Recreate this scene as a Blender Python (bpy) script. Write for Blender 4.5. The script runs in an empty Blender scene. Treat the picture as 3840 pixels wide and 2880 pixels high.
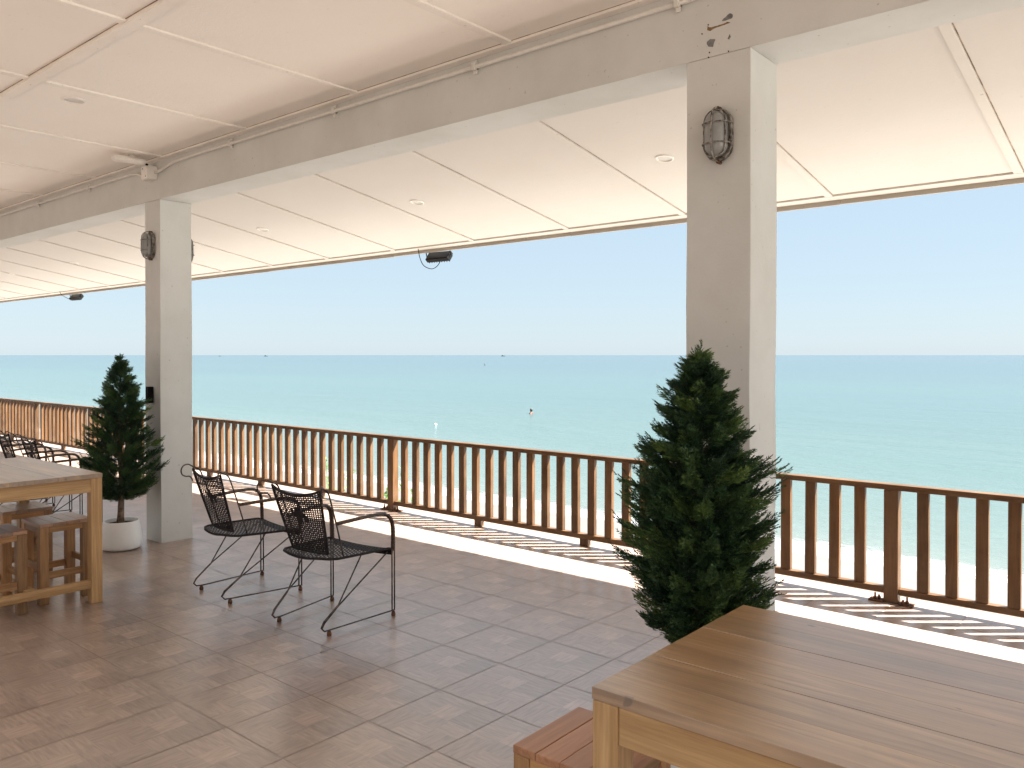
import bpy, bmesh, math, random
from mathutils import Vector, Matrix, Euler
from math import sin, cos, pi, radians as R

S = bpy.context.scene
C = S.collection
rnd = random.Random(7)

# ------------------------------------------------------------------ node helpers
def new_mat(name):
    m = bpy.data.materials.new(name); m.use_nodes = True
    nt = m.node_tree; nt.nodes.clear()
    out = nt.nodes.new('ShaderNodeOutputMaterial'); p = nt.nodes.new('ShaderNodeBsdfPrincipled')
    nt.links.new(p.outputs[0], out.inputs[0])
    return m, nt, p
def N(nt, t, **kw):
    n = nt.nodes.new(t)
    for k, v in kw.items(): setattr(n, k, v)
    return n
def sock(nt, s, v):
    if isinstance(v, bpy.types.NodeSocket): nt.links.new(v, s)
    elif v is not None: s.default_value = v
def math_(nt, op, a, b=None, c=None):
    n = N(nt, 'ShaderNodeMath', operation=op)
    sock(nt, n.inputs[0], a)
    if b is not None: sock(nt, n.inputs[1], b)
    if c is not None: sock(nt, n.inputs[2], c)
    return n.outputs[0]
def mix(nt, f, a, b, mode='MIX'):
    n = N(nt, 'ShaderNodeMix', data_type='RGBA', blend_type=mode)
    sock(nt, n.inputs[0], f); sock(nt, n.inputs[6], a); sock(nt, n.inputs[7], b)
    return n.outputs[2]
def noise(nt, vec, scale, detail=4, rough=.55, dist=0):
    n = N(nt, 'ShaderNodeTexNoise'); n.inputs['Scale'].default_value = scale
    n.inputs['Detail'].default_value = detail; n.inputs['Roughness'].default_value = rough
    n.inputs['Distortion'].default_value = dist
    if vec is not None: nt.links.new(vec, n.inputs['Vector'])
    return n.outputs[0]
def ramp(nt, f, stops):
    n = N(nt, 'ShaderNodeValToRGB'); cr = n.color_ramp
    while len(cr.elements) < len(stops): cr.elements.new(.5)
    for e, (p, c) in zip(cr.elements, stops):
        e.position = p; e.color = c if len(c) == 4 else (*c, 1)
    nt.links.new(f, n.inputs[0]); return n.outputs[0]
def mapv(nt, vec, scale=(1,1,1), loc=(0,0,0), rot=(0,0,0)):
    n = N(nt, 'ShaderNodeMapping'); nt.links.new(vec, n.inputs[0])
    n.inputs['Scale'].default_value = scale
    sock(nt, n.inputs['Location'], loc); n.inputs['Rotation'].default_value = rot
    return n.outputs[0]
def bump(nt, p, h, strength=.2, dist=.01):
    n = N(nt, 'ShaderNodeBump'); n.inputs['Strength'].default_value = strength
    n.inputs['Distance'].default_value = dist; nt.links.new(h, n.inputs['Height'])
    nt.links.new(n.outputs[0], p.inputs['Normal'])
def objco(nt): return N(nt, 'ShaderNodeTexCoord').outputs['Object']
def geopos(nt): return N(nt, 'ShaderNodeNewGeometry').outputs['Position']
def rand(nt): return N(nt, 'ShaderNodeObjectInfo').outputs['Random']

# ------------------------------------------------------------------ materials
def m_plaster(name, base, dirt, rough=.75, amount=.35, specks=.45):
    m, nt, p = new_mat(name); P = geopos(nt)
    a = noise(nt, P, 1.7, 6, .6); b = noise(nt, P, 14, 5, .7); c = noise(nt, P, 90, 3, .6)
    f = math_(nt, 'MULTIPLY', ramp(nt, a, [(.42, (0,0,0)), (.75, (1,1,1))]), amount)
    col = mix(nt, f, (*base, 1), (*dirt, 1))
    sp = ramp(nt, noise(nt, P, 38, 2, .5), [(.71, (0,0,0)), (.75, (1,1,1))])
    col = mix(nt, math_(nt, 'MULTIPLY', sp, specks), col, (.2, .18, .15, 1))
    nt.links.new(col, p.inputs['Base Color']); p.inputs['Roughness'].default_value = rough
    p.inputs['Specular IOR Level'].default_value = .25
    bump(nt, p, math_(nt, 'ADD', math_(nt, 'MULTIPLY', b, .8), math_(nt, 'MULTIPLY', c, .35)), .35, .006)
    return m
def m_wood(name, axis, dark, light, rough=.45, scale=1.0, vary=.35, grey=None, spec=.4, planks=None, bump_s=.15, ior=1.5, knots=.5, marks=0):
    m, nt, p = new_mat(name); P = objco(nt); r = rand(nt)
    off = N(nt, 'ShaderNodeCombineXYZ')
    for i, k in enumerate((13.1, 7.7, 9.3)):
        nt.links.new(math_(nt, 'MULTIPLY', r, k * 10), off.inputs[i])
    vec = N(nt, 'ShaderNodeVectorMath', operation='ADD'); nt.links.new(P, vec.inputs[0]); nt.links.new(off.outputs[0], vec.inputs[1])
    tone = r; V = vec.outputs[0]
    if planks:
        pa, pw = planks
        sep = N(nt, 'ShaderNodeSeparateXYZ'); nt.links.new(P, sep.inputs[0])
        idx = math_(nt, 'FLOOR', math_(nt, 'DIVIDE', sep.outputs[pa], pw))
        wn = N(nt, 'ShaderNodeTexWhiteNoise', noise_dimensions='1D')
        nt.links.new(math_(nt, 'ADD', idx, math_(nt, 'MULTIPLY', r, 50)), wn.inputs['W'])
        tone = wn.outputs[0]
        off2 = N(nt, 'ShaderNodeCombineXYZ'); nt.links.new(math_(nt, 'MULTIPLY', tone, 31), off2.inputs[0]); nt.links.new(math_(nt, 'MULTIPLY', tone, 17), off2.inputs[1])
        v2 = N(nt, 'ShaderNodeVectorMath', operation='ADD'); nt.links.new(V, v2.inputs[0]); nt.links.new(off2.outputs[0], v2.inputs[1]); V = v2.outputs[0]
    sc = [22*scale]*3; sc[axis] = 1.5*scale
    sc2 = [150*scale]*3; sc2[axis] = 5*scale
    g1 = noise(nt, mapv(nt, V, tuple(sc)), 1, 5, .6, 1.2)
    g2 = noise(nt, mapv(nt, V, tuple(sc2)), 1, 3, .6, .4)
    g = math_(nt, 'ADD', math_(nt, 'MULTIPLY', g1, .7), math_(nt, 'MULTIPLY', g2, .3))
    col = ramp(nt, g, [(.32, dark), (.5, tuple((a+b)/2 for a, b in zip(dark, light))), (.66, light)])
    t = math_(nt, 'MULTIPLY_ADD', tone, vary*2, 1-vary)
    tc = N(nt, 'ShaderNodeCombineColor')
    nt.links.new(t, tc.inputs[0]); nt.links.new(math_(nt, 'MULTIPLY_ADD', t, .9, .1), tc.inputs[1]); nt.links.new(math_(nt, 'MULTIPLY_ADD', t, .75, .25), tc.inputs[2])
    col = mix(nt, 1.0, col, tc.outputs[0], 'MULTIPLY')
    kn = ramp(nt, noise(nt, mapv(nt, V, tuple(s*.5 if i != axis else s*2.2 for i, s in enumerate(sc))), .45, 2, .5), [(.70, (0,0,0)), (.80, (1,1,1))])
    col = mix(nt, math_(nt, 'MULTIPLY', kn, knots), col, tuple(c*.35 for c in dark) + (1,))
    if grey:
        wf = ramp(nt, noise(nt, V, 3.2, 4, .6), [(.45, (0,0,0)), (.68, (1,1,1))])
        col = mix(nt, math_(nt, 'MULTIPLY', wf, .5), col, (*grey, 1))
    if marks:      # dents, specks and rings of use
        mk = ramp(nt, noise(nt, mapv(nt, P, (16, 26, 16)), 1, 2, .5), [(.73, (0,0,0)), (.76, (1,1,1))])
        col = mix(nt, math_(nt, 'MULTIPLY', mk, marks), col, (.07, .035, .016, 1))
        st_ = ramp(nt, noise(nt, P, 4.5, 4, .6, .6), [(.5, (0,0,0)), (.72, (1,1,1))])
        col = mix(nt, math_(nt, 'MULTIPLY', st_, .35), col, (.19, .10, .045, 1))
    nt.links.new(col, p.inputs['Base Color'])
    rr = math_(nt, 'MAXIMUM', math_(nt, 'MULTIPLY_ADD', g, .3, rough-.15), .29); nt.links.new(rr, p.inputs['Roughness'])
    p.inputs['Specular IOR Level'].default_value = spec; p.inputs['IOR'].default_value = ior
    if bump_s: bump(nt, p, g1, bump_s, .003)
    return m
def m_simple(name, col, rough=.5, metal=0, spec=.5, var=.0, nscale=20, col2=None, bmp=0):
    m, nt, p = new_mat(name); P = objco(nt)
    c2 = col2 or tuple(c*(1-var) for c in col)
    f = noise(nt, P, nscale, 4, .6)
    nt.links.new(mix(nt, ramp(nt, f, [(.4, (0,0,0)), (.62, (1,1,1))]), (*col, 1), (*c2, 1)), p.inputs['Base Color'])
    p.inputs['Roughness'].default_value = rough; p.inputs['Metallic'].default_value = metal
    p.inputs['Specular IOR Level'].default_value = spec
    if bmp: bump(nt, p, f, bmp, .004)
    return m

M = {}
M['plaster'] = m_plaster('white_plaster', (.60, .607, .587), (.475, .472, .435), amount=.65)
M['ceil'] = m_plaster('cream_ceiling_board', (.87, .83, .775), (.82, .765, .70), amount=.4, specks=.12)
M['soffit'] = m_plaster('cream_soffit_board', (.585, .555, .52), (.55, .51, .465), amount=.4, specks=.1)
M['blocker'] = m_plaster('light_blocker_dark', (.06, .05, .04), (.04, .035, .03))
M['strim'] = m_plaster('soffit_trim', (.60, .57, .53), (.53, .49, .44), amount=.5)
M['trim'] = m_plaster('cream_trim', (.86, .82, .765), (.64, .59, .52), amount=.5)
M['fascia'] = m_plaster('fascia_paint', (.40, .36, .305), (.30, .265, .22), amount=.6)
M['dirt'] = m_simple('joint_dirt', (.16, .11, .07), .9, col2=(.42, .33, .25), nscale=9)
M['concrete'] = m_plaster('white_kerb', (.78, .76, .72), (.6, .57, .52), amount=.5)
M['pipe'] = m_simple('grey_white_conduit', (.70, .68, .63), .45, var=.08)
M['grey_patch'] = m_simple('bare_cement', (.20, .205, .20), .9, var=.3, nscale=60)
M['rust_patch'] = m_simple('rust_stain', (.26, .17, .08), .9, var=.5, nscale=90)
RD, RL = (.042, .019, .007), (.14, .067, .024)
for i, a in enumerate('xyz'):
    M['rail'+a] = m_wood('rail_wood_'+a, i, RD, RL, .5, 1, .2, grey=(.15, .09, .05), spec=.3)
    M['teak'+a] = m_wood('teak_'+a, i, (.29, .155, .06), (.56, .36, .175), .42, .9, .2, spec=.4)
    M['stoolw'+a] = m_wood('stool_wood_'+a, i, (.25, .115, .045), (.54, .31, .14), .42, .9, .34, spec=.4)
M['teaktop'] = m_wood('teak_top', 0, (.19, .10, .04), (.50, .31, .155), .24, .9, .16, grey=(.30, .17, .08), spec=.5, planks=(1, .131), bump_s=0, ior=2.6, knots=.35, marks=.7)
M['stooltop'] = m_wood('stool_top', 0, (.24, .11, .05), (.45, .25, .13), .34, .9, .40, spec=.5, planks=(1, .0765), ior=2.0)
M['stooltopy'] = m_wood('stool_top_reddish', 1, (.30, .13, .06), (.46, .24, .13), .36, .9, .15, spec=.5, planks=(0, .0765))
M['wicker'] = m_simple('dark_wicker', (.014, .012, .013), .65, 0, .2, col2=(.032, .026, .025), nscale=120)
M['wrap'] = m_simple('dark_cane_wrap', (.035, .022, .018), .4, 0, .5, col2=(.10, .06, .045), nscale=160)
M['rod'] = m_simple('worn_iron_rod', (.13, .10, .08), .38, .6, .5, col2=(.035, .03, .03), nscale=25)
M['rustfoot'] = m_simple('rusty_foot', (.16, .07, .035), .8, 0, .3, col2=(.05, .03, .02), nscale=80)
M['black'] = m_simple('black_plastic', (.004, .0038, .0038), .65, 0, .12, col2=(.007, .0065, .0065))
M['cagepaint'] = m_simple('flaking_cage_paint', (.30, .28, .25), .6, .2, .4, col2=(.05, .04, .03), nscale=45)
M['frost'] = m_simple('frosted_lamp_glass', (.27, .275, .265), .28, 0, .5, var=.15, nscale=12)
M['whitepl'] = m_simple('white_plastic', (.80, .77, .72), .4, 0, .4, var=.06)
M['lens'] = m_simple('downlight_lens', (.56, .54, .50), .35, 0, .4, var=.04)
M['pot'] = m_simple('white_pot_glaze', (.82, .82, .80), .45, 0, .4, var=.05, nscale=5)
M['soil'] = m_simple('dark_soil', (.06, .045, .03), .95, var=.5, nscale=60, bmp=.6)
M['bark'] = m_simple('grey_brown_bark', (.24, .17, .12), .9, 0, .2, col2=(.11, .075, .05), nscale=40, bmp=.6)
M['skin'] = m_simple('skin', (.20, .095, .06), .5)
M['hair'] = m_simple('black_hair', (.012, .01, .01), .5)
M['shirt'] = m_simple('red_brown_shirt', (.07, .02, .018), .8)
M['buoyw'] = m_simple('buoy_white', (.82, .80, .78), .4)
M['boat'] = m_simple('hazed_boat_paint', (.03, .034, .038), .6)  # blue-grey cast puts distance haze into the colour
M['boatw'] = m_simple('hazed_cabin_paint', (.09, .095, .10), .6)  # same haze tint in the cabin colour
M['floodglass'] = m_simple('floodlight_glass', (.008, .006, .005), .4, 0, .12, col2=(.005, .004, .004))
M['leafv'] = m_simple('beach_leaf', (.13, .24, .05), .5, 0, .3, col2=(.07, .15, .03), nscale=9)
M['rock'] = m_simple('grey_rock', (.36, .34, .31), .9, var=.4, nscale=9, bmp=.6)

def m_foliage():
    m, nt, p = new_mat('conifer_foliage')
    at = N(nt, 'ShaderNodeAttribute', attribute_name='tone')
    P = objco(nt); f = noise(nt, P, 9, 2, .5)
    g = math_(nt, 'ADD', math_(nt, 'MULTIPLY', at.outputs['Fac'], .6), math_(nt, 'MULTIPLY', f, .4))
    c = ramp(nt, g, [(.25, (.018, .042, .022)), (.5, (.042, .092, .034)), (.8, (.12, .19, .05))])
    nt.links.new(c, p.inputs['Base Color']); p.inputs['Roughness'].default_value = .55
    p.inputs['Specular IOR Level'].default_value = .3
    return m
M['foliage'] = m_foliage()

def m_floor():
    m, nt, p = new_mat('wood_look_floor_tile')
    at = N(nt, 'ShaderNodeAttribute', attribute_name='tone')
    sep = N(nt, 'ShaderNodeSeparateColor'); nt.links.new(at.outputs['Color'], sep.inputs[0])
    P = geopos(nt)
    a = noise(nt, mapv(nt, P, (11, 80, 1)), 1, 2, .5, .5); b = noise(nt, mapv(nt, P, (80, 11, 1)), 1, 2, .5, .5)
    g = N(nt, 'ShaderNodeMix', data_type='FLOAT'); sock(nt, g.inputs[0], sep.outputs[1]); sock(nt, g.inputs[2], a); sock(nt, g.inputs[3], b)
    g = g.outputs[0]
    col = ramp(nt, g, [(.28, (.265, .186, .142)), (.5, (.345, .248, .193)), (.72, (.42, .308, .243))])
    tn = math_(nt, 'MULTIPLY_ADD', sep.outputs[0], .46, .78)
    col = mix(nt, 1.0, col, N2rgb(nt, tn), 'MULTIPLY')
    wear = ramp(nt, noise(nt, P, 1.1, 5, .6), [(.35, (0,0,0)), (.7, (1,1,1))])
    col = mix(nt, math_(nt, 'MULTIPLY', wear, .25), col, (.24, .175, .135, 1))
    specks = ramp(nt, noise(nt, P, 60, 1, .5), [(.79, (0,0,0)), (.81, (1,1,1))])
    col = mix(nt, math_(nt, 'MULTIPLY', specks, .35), col, (.06, .045, .035, 1))
    nt.links.new(col, p.inputs['Base Color'])
    r = math_(nt, 'MULTIPLY_ADD', wear, .03, .285); nt.links.new(r, p.inputs['Roughness'])
    p.inputs['IOR'].default_value = 2.5
    return m
def N2rgb(nt, v):
    c = N(nt, 'ShaderNodeCombineColor')
    for i in range(3): nt.links.new(v, c.inputs[i])
    return c.outputs[0]
M['floor'] = m_floor()
M['grout'] = m_simple('tile_grout', (.56, .47, .39), .8, 0, .2, col2=(.36, .28, .22), nscale=.7)

def m_sand():
    m, nt, p = new_mat('pale_beach_sand'); P = geopos(nt)
    sep = N(nt, 'ShaderNodeSeparateXYZ'); nt.links.new(P, sep.inputs[0])
    c = ramp(nt, noise(nt, P, 3, 8, .65), [(.3, (.29, .272, .245)), (.7, (.36, .34, .31))])
    wet = N(nt, 'ShaderNodeMapRange'); nt.links.new(sep.outputs[2], wet.inputs[0])
    wet.inputs[1].default_value = -2.45; wet.inputs[2].default_value = -2.66
    w = wet.outputs[0]
    c = mix(nt, w, c, mix(nt, noise(nt, P, 1.5, 6, .6), (.072, .069, .063, 1), (.10, .096, .088, 1)))
    nt.links.new(c, p.inputs['Base Color'])
    nt.links.new(math_(nt, 'MULTIPLY_ADD', w, -.2, .9), p.inputs['Roughness'])
    bump(nt, p, noise(nt, P, 7, 6, .7), .3, .05)
    return m
M['sand'] = m_sand()

SHORE = 18.72
def m_sea():
    m, nt, p = new_mat('turquoise_sea'); P = geopos(nt)
    sep = N(nt, 'ShaderNodeSeparateXYZ'); nt.links.new(P, sep.inputs[0])
    d = math_(nt, 'SUBTRACT', sep.outputs[1], SHORE)
    wob = math_(nt, 'MULTIPLY_ADD', noise(nt, mapv(nt, P, (.25, .9, 1)), 1, 5, .65), 2.4, -1.2)
    dd = math_(nt, 'ADD', d, wob)
    # water deepens away from the beach; sand bars shift the tint
    lg = math_(nt, 'LOGARITHM', math_(nt, 'MAXIMUM', math_(nt, 'ADD', d, 1.2), 1.0), 10)
    bars = math_(nt, 'MULTIPLY_ADD', noise(nt, mapv(nt, P, (.004, .02, 1)), 1, 4, .55), 1.6, -.8)
    k = math_(nt, 'DIVIDE', math_(nt, 'ADD', lg, math_(nt, 'MULTIPLY', bars, .8)), 3.2)
    col = ramp(nt, k, SEA_RAMP)
    # foam
    lace = noise(nt, mapv(nt, P, (1.6, 3.6, 1), rot=(0, 0, .25)), 1, 9, .72, 1.5)
    band = ramp(nt, math_(nt, 'DIVIDE', math_(nt, 'ADD', dd, 1.6), 5.0), [(0, (1,1,1)), (.42, (.85,.85,.85)), (.66, (.25,.25,.25)), (.80, (0,0,0))])
    foam = ramp(nt, math_(nt, 'ADD', lace, math_(nt, 'MULTIPLY', band, .5)), [(.78, (0,0,0)), (.92, (1,1,1))])
    foam = math_(nt, 'MULTIPLY', foam, ramp(nt, band, [(0, (0,0,0)), (.15, (1,1,1))]))
    col = mix(nt, foam, col, (.17, .172, .172, 1))
    nt.links.new(col, p.inputs['Base Color'])
    nt.links.new(math_(nt, 'MULTIPLY_ADD', foam, .5, .22), p.inputs['Roughness'])
    p.inputs['IOR'].default_value = 1.33; p.inputs['Specular IOR Level'].default_value = .35
    w1 = noise(nt, mapv(nt, P, (.5, 1.5, 1), rot=(0, 0, .18)), 1, 4, .6, .6)
    w2 = noise(nt, mapv(nt, P, (.06, .22, 1), rot=(0, 0, .12)), 1, 3, .6, .4)
    w3 = noise(nt, mapv(nt, P, (2.2, 5, 1)), 1, 3, .6)
    h = math_(nt, 'ADD', math_(nt, 'ADD', math_(nt, 'MULTIPLY', w1, .5), math_(nt, 'MULTIPLY', w2, 1.4)), math_(nt, 'MULTIPLY', w3, .12))
    bump(nt, p, h, .55, .5)
    return m
SEA_RAMP = [(.0, (.104, .112, .102)), (.16, (.076, .097, .090)), (.36, (.049, .079, .076)), (.55, (.041, .071, .072)), (.75, (.037, .063, .072)), (1, (.035, .059, .072))]
M['sea'] = m_sea()

# ------------------------------------------------------------------ mesh builder
class MB:
    def __init__(s): s.v = []; s.f = []; s.mi = []; s.sm = []
    def add(s, vs, fs, mi=0, smooth=False):
        o = len(s.v); s.v += [tuple(v) for v in vs]
        for f in fs: s.f.append(tuple(o+i for i in f)); s.mi.append(mi); s.sm.append(smooth)
        return o
    def box(s, x0, x1, y0, y1, z0, z1, mi=0, fn=None):
        vs = [(x, y, z) for z in (z0, z1) for y in (y0, y1) for x in (x0, x1)]
        if fn: vs = [fn(*v) for v in vs]
        s.add(vs, [(0,2,3,1), (4,5,7,6), (0,1,5,4), (2,6,7,3), (0,4,6,2), (1,3,7,5)], mi)
        return s
    def tube(s, pts, r, seg=8, mi=0, caps=True, closed=False, flat=None):
        pts = [Vector(p) for p in pts]; n = len(pts); rr = r if isinstance(r, (list, tuple)) else [r]*n
        T = []
        for i in range(n):
            a = pts[i-1] if (i > 0 or closed) else pts[i]; b = pts[(i+1) % n] if (i < n-1 or closed) else pts[i]
            T.append((b-a).normalized())
        up = Vector((0, 0, 1)) if abs(T[0].z) < .9 else Vector((1, 0, 0))
        nrm = (up - T[0]*up.dot(T[0])).normalized(); vs = []
        for i in range(n):
            nrm = (nrm - T[i]*nrm.dot(T[i])).normalized(); bn = T[i].cross(nrm)
            for k in range(seg):
                a = 2*pi*k/seg; fa, fb = flat or (1, 1)
                vs.append(pts[i] + nrm*(cos(a)*rr[i]*fa) + bn*(sin(a)*rr[i]*fb))
        fs = []
        for i in range(n if closed else n-1):
            j = (i+1) % n
            for k in range(seg):
                l = (k+1) % seg; fs.append((i*seg+k, i*seg+l, j*seg+l, j*seg+k))
        s.add(vs, fs, mi, True)
        if caps and not closed:
            o = len(s.v) - n*seg
            s.f.append(tuple(o+k for k in reversed(range(seg)))); s.mi.append(mi); s.sm.append(False)
            s.f.append(tuple(o+(n-1)*seg+k for k in range(seg))); s.mi.append(mi); s.sm.append(False)
        return s
    def lathe(s, prof, c=(0,0,0), seg=32, mi=0, fn=None, smooth=True):
        vs = []
        for r, z in prof:
            for k in range(seg):
                a = 2*pi*k/seg; p = (c[0]+r*cos(a), c[1]+r*sin(a), c[2]+z); vs.append(fn(*p) if fn else p)
        fs = []
        for i in range(len(prof)-1):
            for k in range(seg):
                l = (k+1) % seg; fs.append((i*seg+k, i*seg+l, (i+1)*seg+l, (i+1)*seg+k))
        s.add(vs, fs, mi, smooth)
        return s
    def build(s, name, mats, parent=None, bevel=0, loc=None):
        me = bpy.data.meshes.new(name); me.from_pydata(s.v, [], s.f)
        for m in (mats if isinstance(mats, (list, tuple)) else [mats]): me.materials.append(M[m] if isinstance(m, str) else m)
        me.polygons.foreach_set('material_index', s.mi); me.polygons.foreach_set('use_smooth', s.sm)
        bm = bmesh.new(); bm.from_mesh(me); bmesh.ops.recalc_face_normals(bm, faces=bm.faces); bm.to_mesh(me); bm.free()
        o = bpy.data.objects.new(name, me); C.objects.link(o)
        if parent: o.parent = parent
        if loc: o.location = loc
        if bevel:
            b = o.modifiers.new('edge', 'BEVEL'); b.width = bevel; b.segments = 2; b.limit_method = 'ANGLE'; b.angle_limit = R(50)
        return o
def tag(o, label=None, cat=None, group=None, kind=None):
    if label: o['label'] = label
    if cat: o['category'] = cat
    if group: o['group'] = group
    if kind: o['kind'] = kind
    return o
def empty(name, loc=(0,0,0), rz=0, label=None, cat=None, group=None):
    o = bpy.data.objects.new(name, None); C.objects.link(o); o.location = loc; o.rotation_euler = (0, 0, rz)
    o.empty_display_size = .1
    return tag(o, label, cat, group)
def copy_tree(o, parent=None):
    c = o.copy(); C.objects.link(c)
    if parent: c.parent = parent
    for ch in list(o.children): copy_tree(ch, c)
    return c
def arc(c, u, v, r, a0, a1, n=8):
    c, u, v = Vector(c), Vector(u), Vector(v)
    return [c + u*(r*cos(a0+(a1-a0)*i/n)) + v*(r*sin(a0+(a1-a0)*i/n)) for i in range(n+1)]
def smooth_path(pts, n=6):
    P = [Vector(p) for p in pts]; out = []
    for i in range(len(P)-1):
        p0 = P[max(i-1, 0)]; p1 = P[i]; p2 = P[i+1]; p3 = P[min(i+2, len(P)-1)]
        for k in range(n):
            t = k/n
            out.append(.5*((2*p1) + (p2-p0)*t + (2*p0-5*p1+4*p2-p3)*t*t + (3*p1-p0-3*p2+p3)*t**3))
    out.append(P[-1]); return out

# ------------------------------------------------------------------ levels measured from the photograph (metres)
YF, YB = 3.18, 3.45            # beam and pillar faces
ZB, ZC = 2.79, 3.11            # beam underside, ceiling
ROOF_Y = 5.99
RB = -0.6                      # roof cut short behind the camera to let sky light in
YR = 5.335                     # front face of the railing
SEA_Z = -3.0
def zs(y): return 2.658 - .176*(y-5.98)   # sloping soffit

# ------------------------------------------------------------------ floor
def build_floor():
    b = MB(); TX, TY = .40, .416; X0, Y0 = -3.455, 1.362; g = .0022
    tone = []
    # one printed pattern repeats on every tile: blocks (a0,a1,b0,b1,tone,grain)
    pat = [(0, .34, 0, .46, .42, 1), (0, .34, .46, 1, .55, 0), (.34, .66, 0, .30, .60, 0), (.34, .66, .30, .52, .38, 1), (.34, .62, .52, .80, .98, 1),
           (.34, .62, .80, 1, .45, 0), (.66, 1, 0, .30, .48, 1), (.66, 1, .30, .52, .66, 0), (.62, 1, .52, 1, .20, 0)]
    r = random.Random(3)
    for i in range(-42, 24):
        for j in range(-10, 10):
            x, y = X0+i*TX, Y0+j*TY; dv = r.uniform(-.10, .10)
            for a0, a1, b0, b1, t, gr in pat:
                x0 = x+max(a0*TX, g); x1 = x+min(a1*TX, TX-g); y0 = y+max(b0*TY, g); y1 = y+min(b1*TY, TY-g)
                b.add([(x0,y0,0), (x1,y0,0), (x1,y1,0), (x0,y1,0)], [(0,1,2,3)])
                tone.append((min(max(t+dv+r.uniform(-.06, .06), 0), 1), gr, r.random(), 1))
    xa, xb, ya, yb = X0-42*TX, X0+24*TX, Y0-10*TY, Y0+10*TY
    b.add([(xa,ya,-.0025), (xb,ya,-.0025), (xb,yb,-.0025), (xa,yb,-.0025)], [(0,1,2,3)], 1); tone.append((.5, 0, 0, 1))
    for q in ([(-28,ya,0), (8,ya,0), (8,-6,0), (-28,-6,0)], [(-28,yb,0), (xa,yb,0), (xa,ya,0), (-28,ya,0)], [(xb,yb,0), (8,yb,0), (8,ya,0), (xb,ya,0)]):
        b.add(q, [(0,1,2,3)]); tone.append((.5, 0, .5, 1))
    o = b.build('terrace_floor', ['floor', 'grout'])
    at = o.data.attributes.new('tone', 'FLOAT_COLOR', 'CORNER'); li = 0
    for p in o.data.polygons:
        for k in p.loop_indices: at.data[k].color = tone[p.index]
    tag(o, kind='structure')
    return yb
YE = build_floor()
k = MB(); k.box(-28, 8, YE+.003, YE+.10, -.25, .006); k.box(-28, 8, -6, YE-.004, -3.5, -.006)
tag(k.build('terrace_edge', 'concrete', bevel=.006), kind='structure')

# ------------------------------------------------------------------ beach and sea
def beach_z(x, y):
    w = .55*sin(x*.21+.6) + .35*sin(x*.53+1.3) + (-.004*min(x+12, 0)**2 if x < -12 else 0)
    return SEA_Z + (SHORE + w*.5 - y)*(.065 if y < 24 else .03)
b = MB(); xs = [-4000, -400, -120] + [-60+i*1.0 for i in range(91)] + [60, 120, 400, 4000]; ys = [-4000, -300, -60, -10, 2, 5] + [6+i*.6 for i in range(46)] + [40]
vs = [(x, y, beach_z(x, max(min(y, 30), 4))-.0*x) for y in ys for x in xs]; nx = len(xs)
b.add(vs, [(j*nx+i, j*nx+i+1, (j+1)*nx+i+1, (j+1)*nx+i) for j in range(len(ys)-1) for i in range(nx-1)], 0, True)
tag(b.build('beach', 'sand'), kind='structure')
b = MB(); L = 60000; b.add([(-L, 15, SEA_Z), (L, 15, SEA_Z), (L, L, SEA_Z), (-L, L, SEA_Z)], [(0,1,2,3)])
tag(b.build('sea', 'sea'), kind='structure')

# ------------------------------------------------------------------ pillars, beam
def pillar(x0, x1, label):
    me = bmesh.new()
    o = MB(); n = 9; r = random.Random(int(abs(x0)*100)); vs = []
    for i in range(n):
        z = -.001 + (ZB+.001)*i/(n-1)
        w = [r.uniform(-.0025, .0025) for _ in range(4)]
        vs += [(x0+w[0], YF+w[1], z), (x1+w[2], YF+w[1], z), (x1+w[2], YB+w[3], z), (x0+w[0], YB+w[3], z)]
    fs = [(i*4+k, i*4+(k+1) % 4, i*4+4+(k+1) % 4, i*4+4+k) for i in range(n-1) for k in range(4)] + [(0,3,2,1), tuple((n-1)*4+k for k in range(4))]
    o.add(vs, fs); me.free()
    return tag(o.build('pillar', 'plaster', bevel=.003), label, 'pillar', 'white plastered pillars of the terrace')
pillar(-6.705, -6.445, 'slim white plaster pillar behind the potted conifer with the small black box')
pillar(-1.715, -1.425, 'wide white plaster pillar below the peeled paint patches, nearest the large table')
b = MB(); b.box(-22, 5.5, YF, YB, ZB+.001, ZC+.14)
beam = tag(b.build('beam', 'plaster', bevel=.003), 'long white concrete beam carried by the pillars, with a conduit along its top', 'beam')
def blob(cx, cz, pts, mat, name, lbl):
    p = MB(); n = len(pts); y0, y1 = YF-.0018, YF+.01
    p.add([(cx+x, y0, cz+z) for x, z in pts] + [(cx+x, y1, cz+z) for x, z in pts], [tuple(range(n)), tuple(reversed(range(n, 2*n)))] + [(i, (i+1) % n, n+(i+1) % n, n+i) for i in range(n)])
    tag(p.build(name, mat, beam), lbl)
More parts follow.
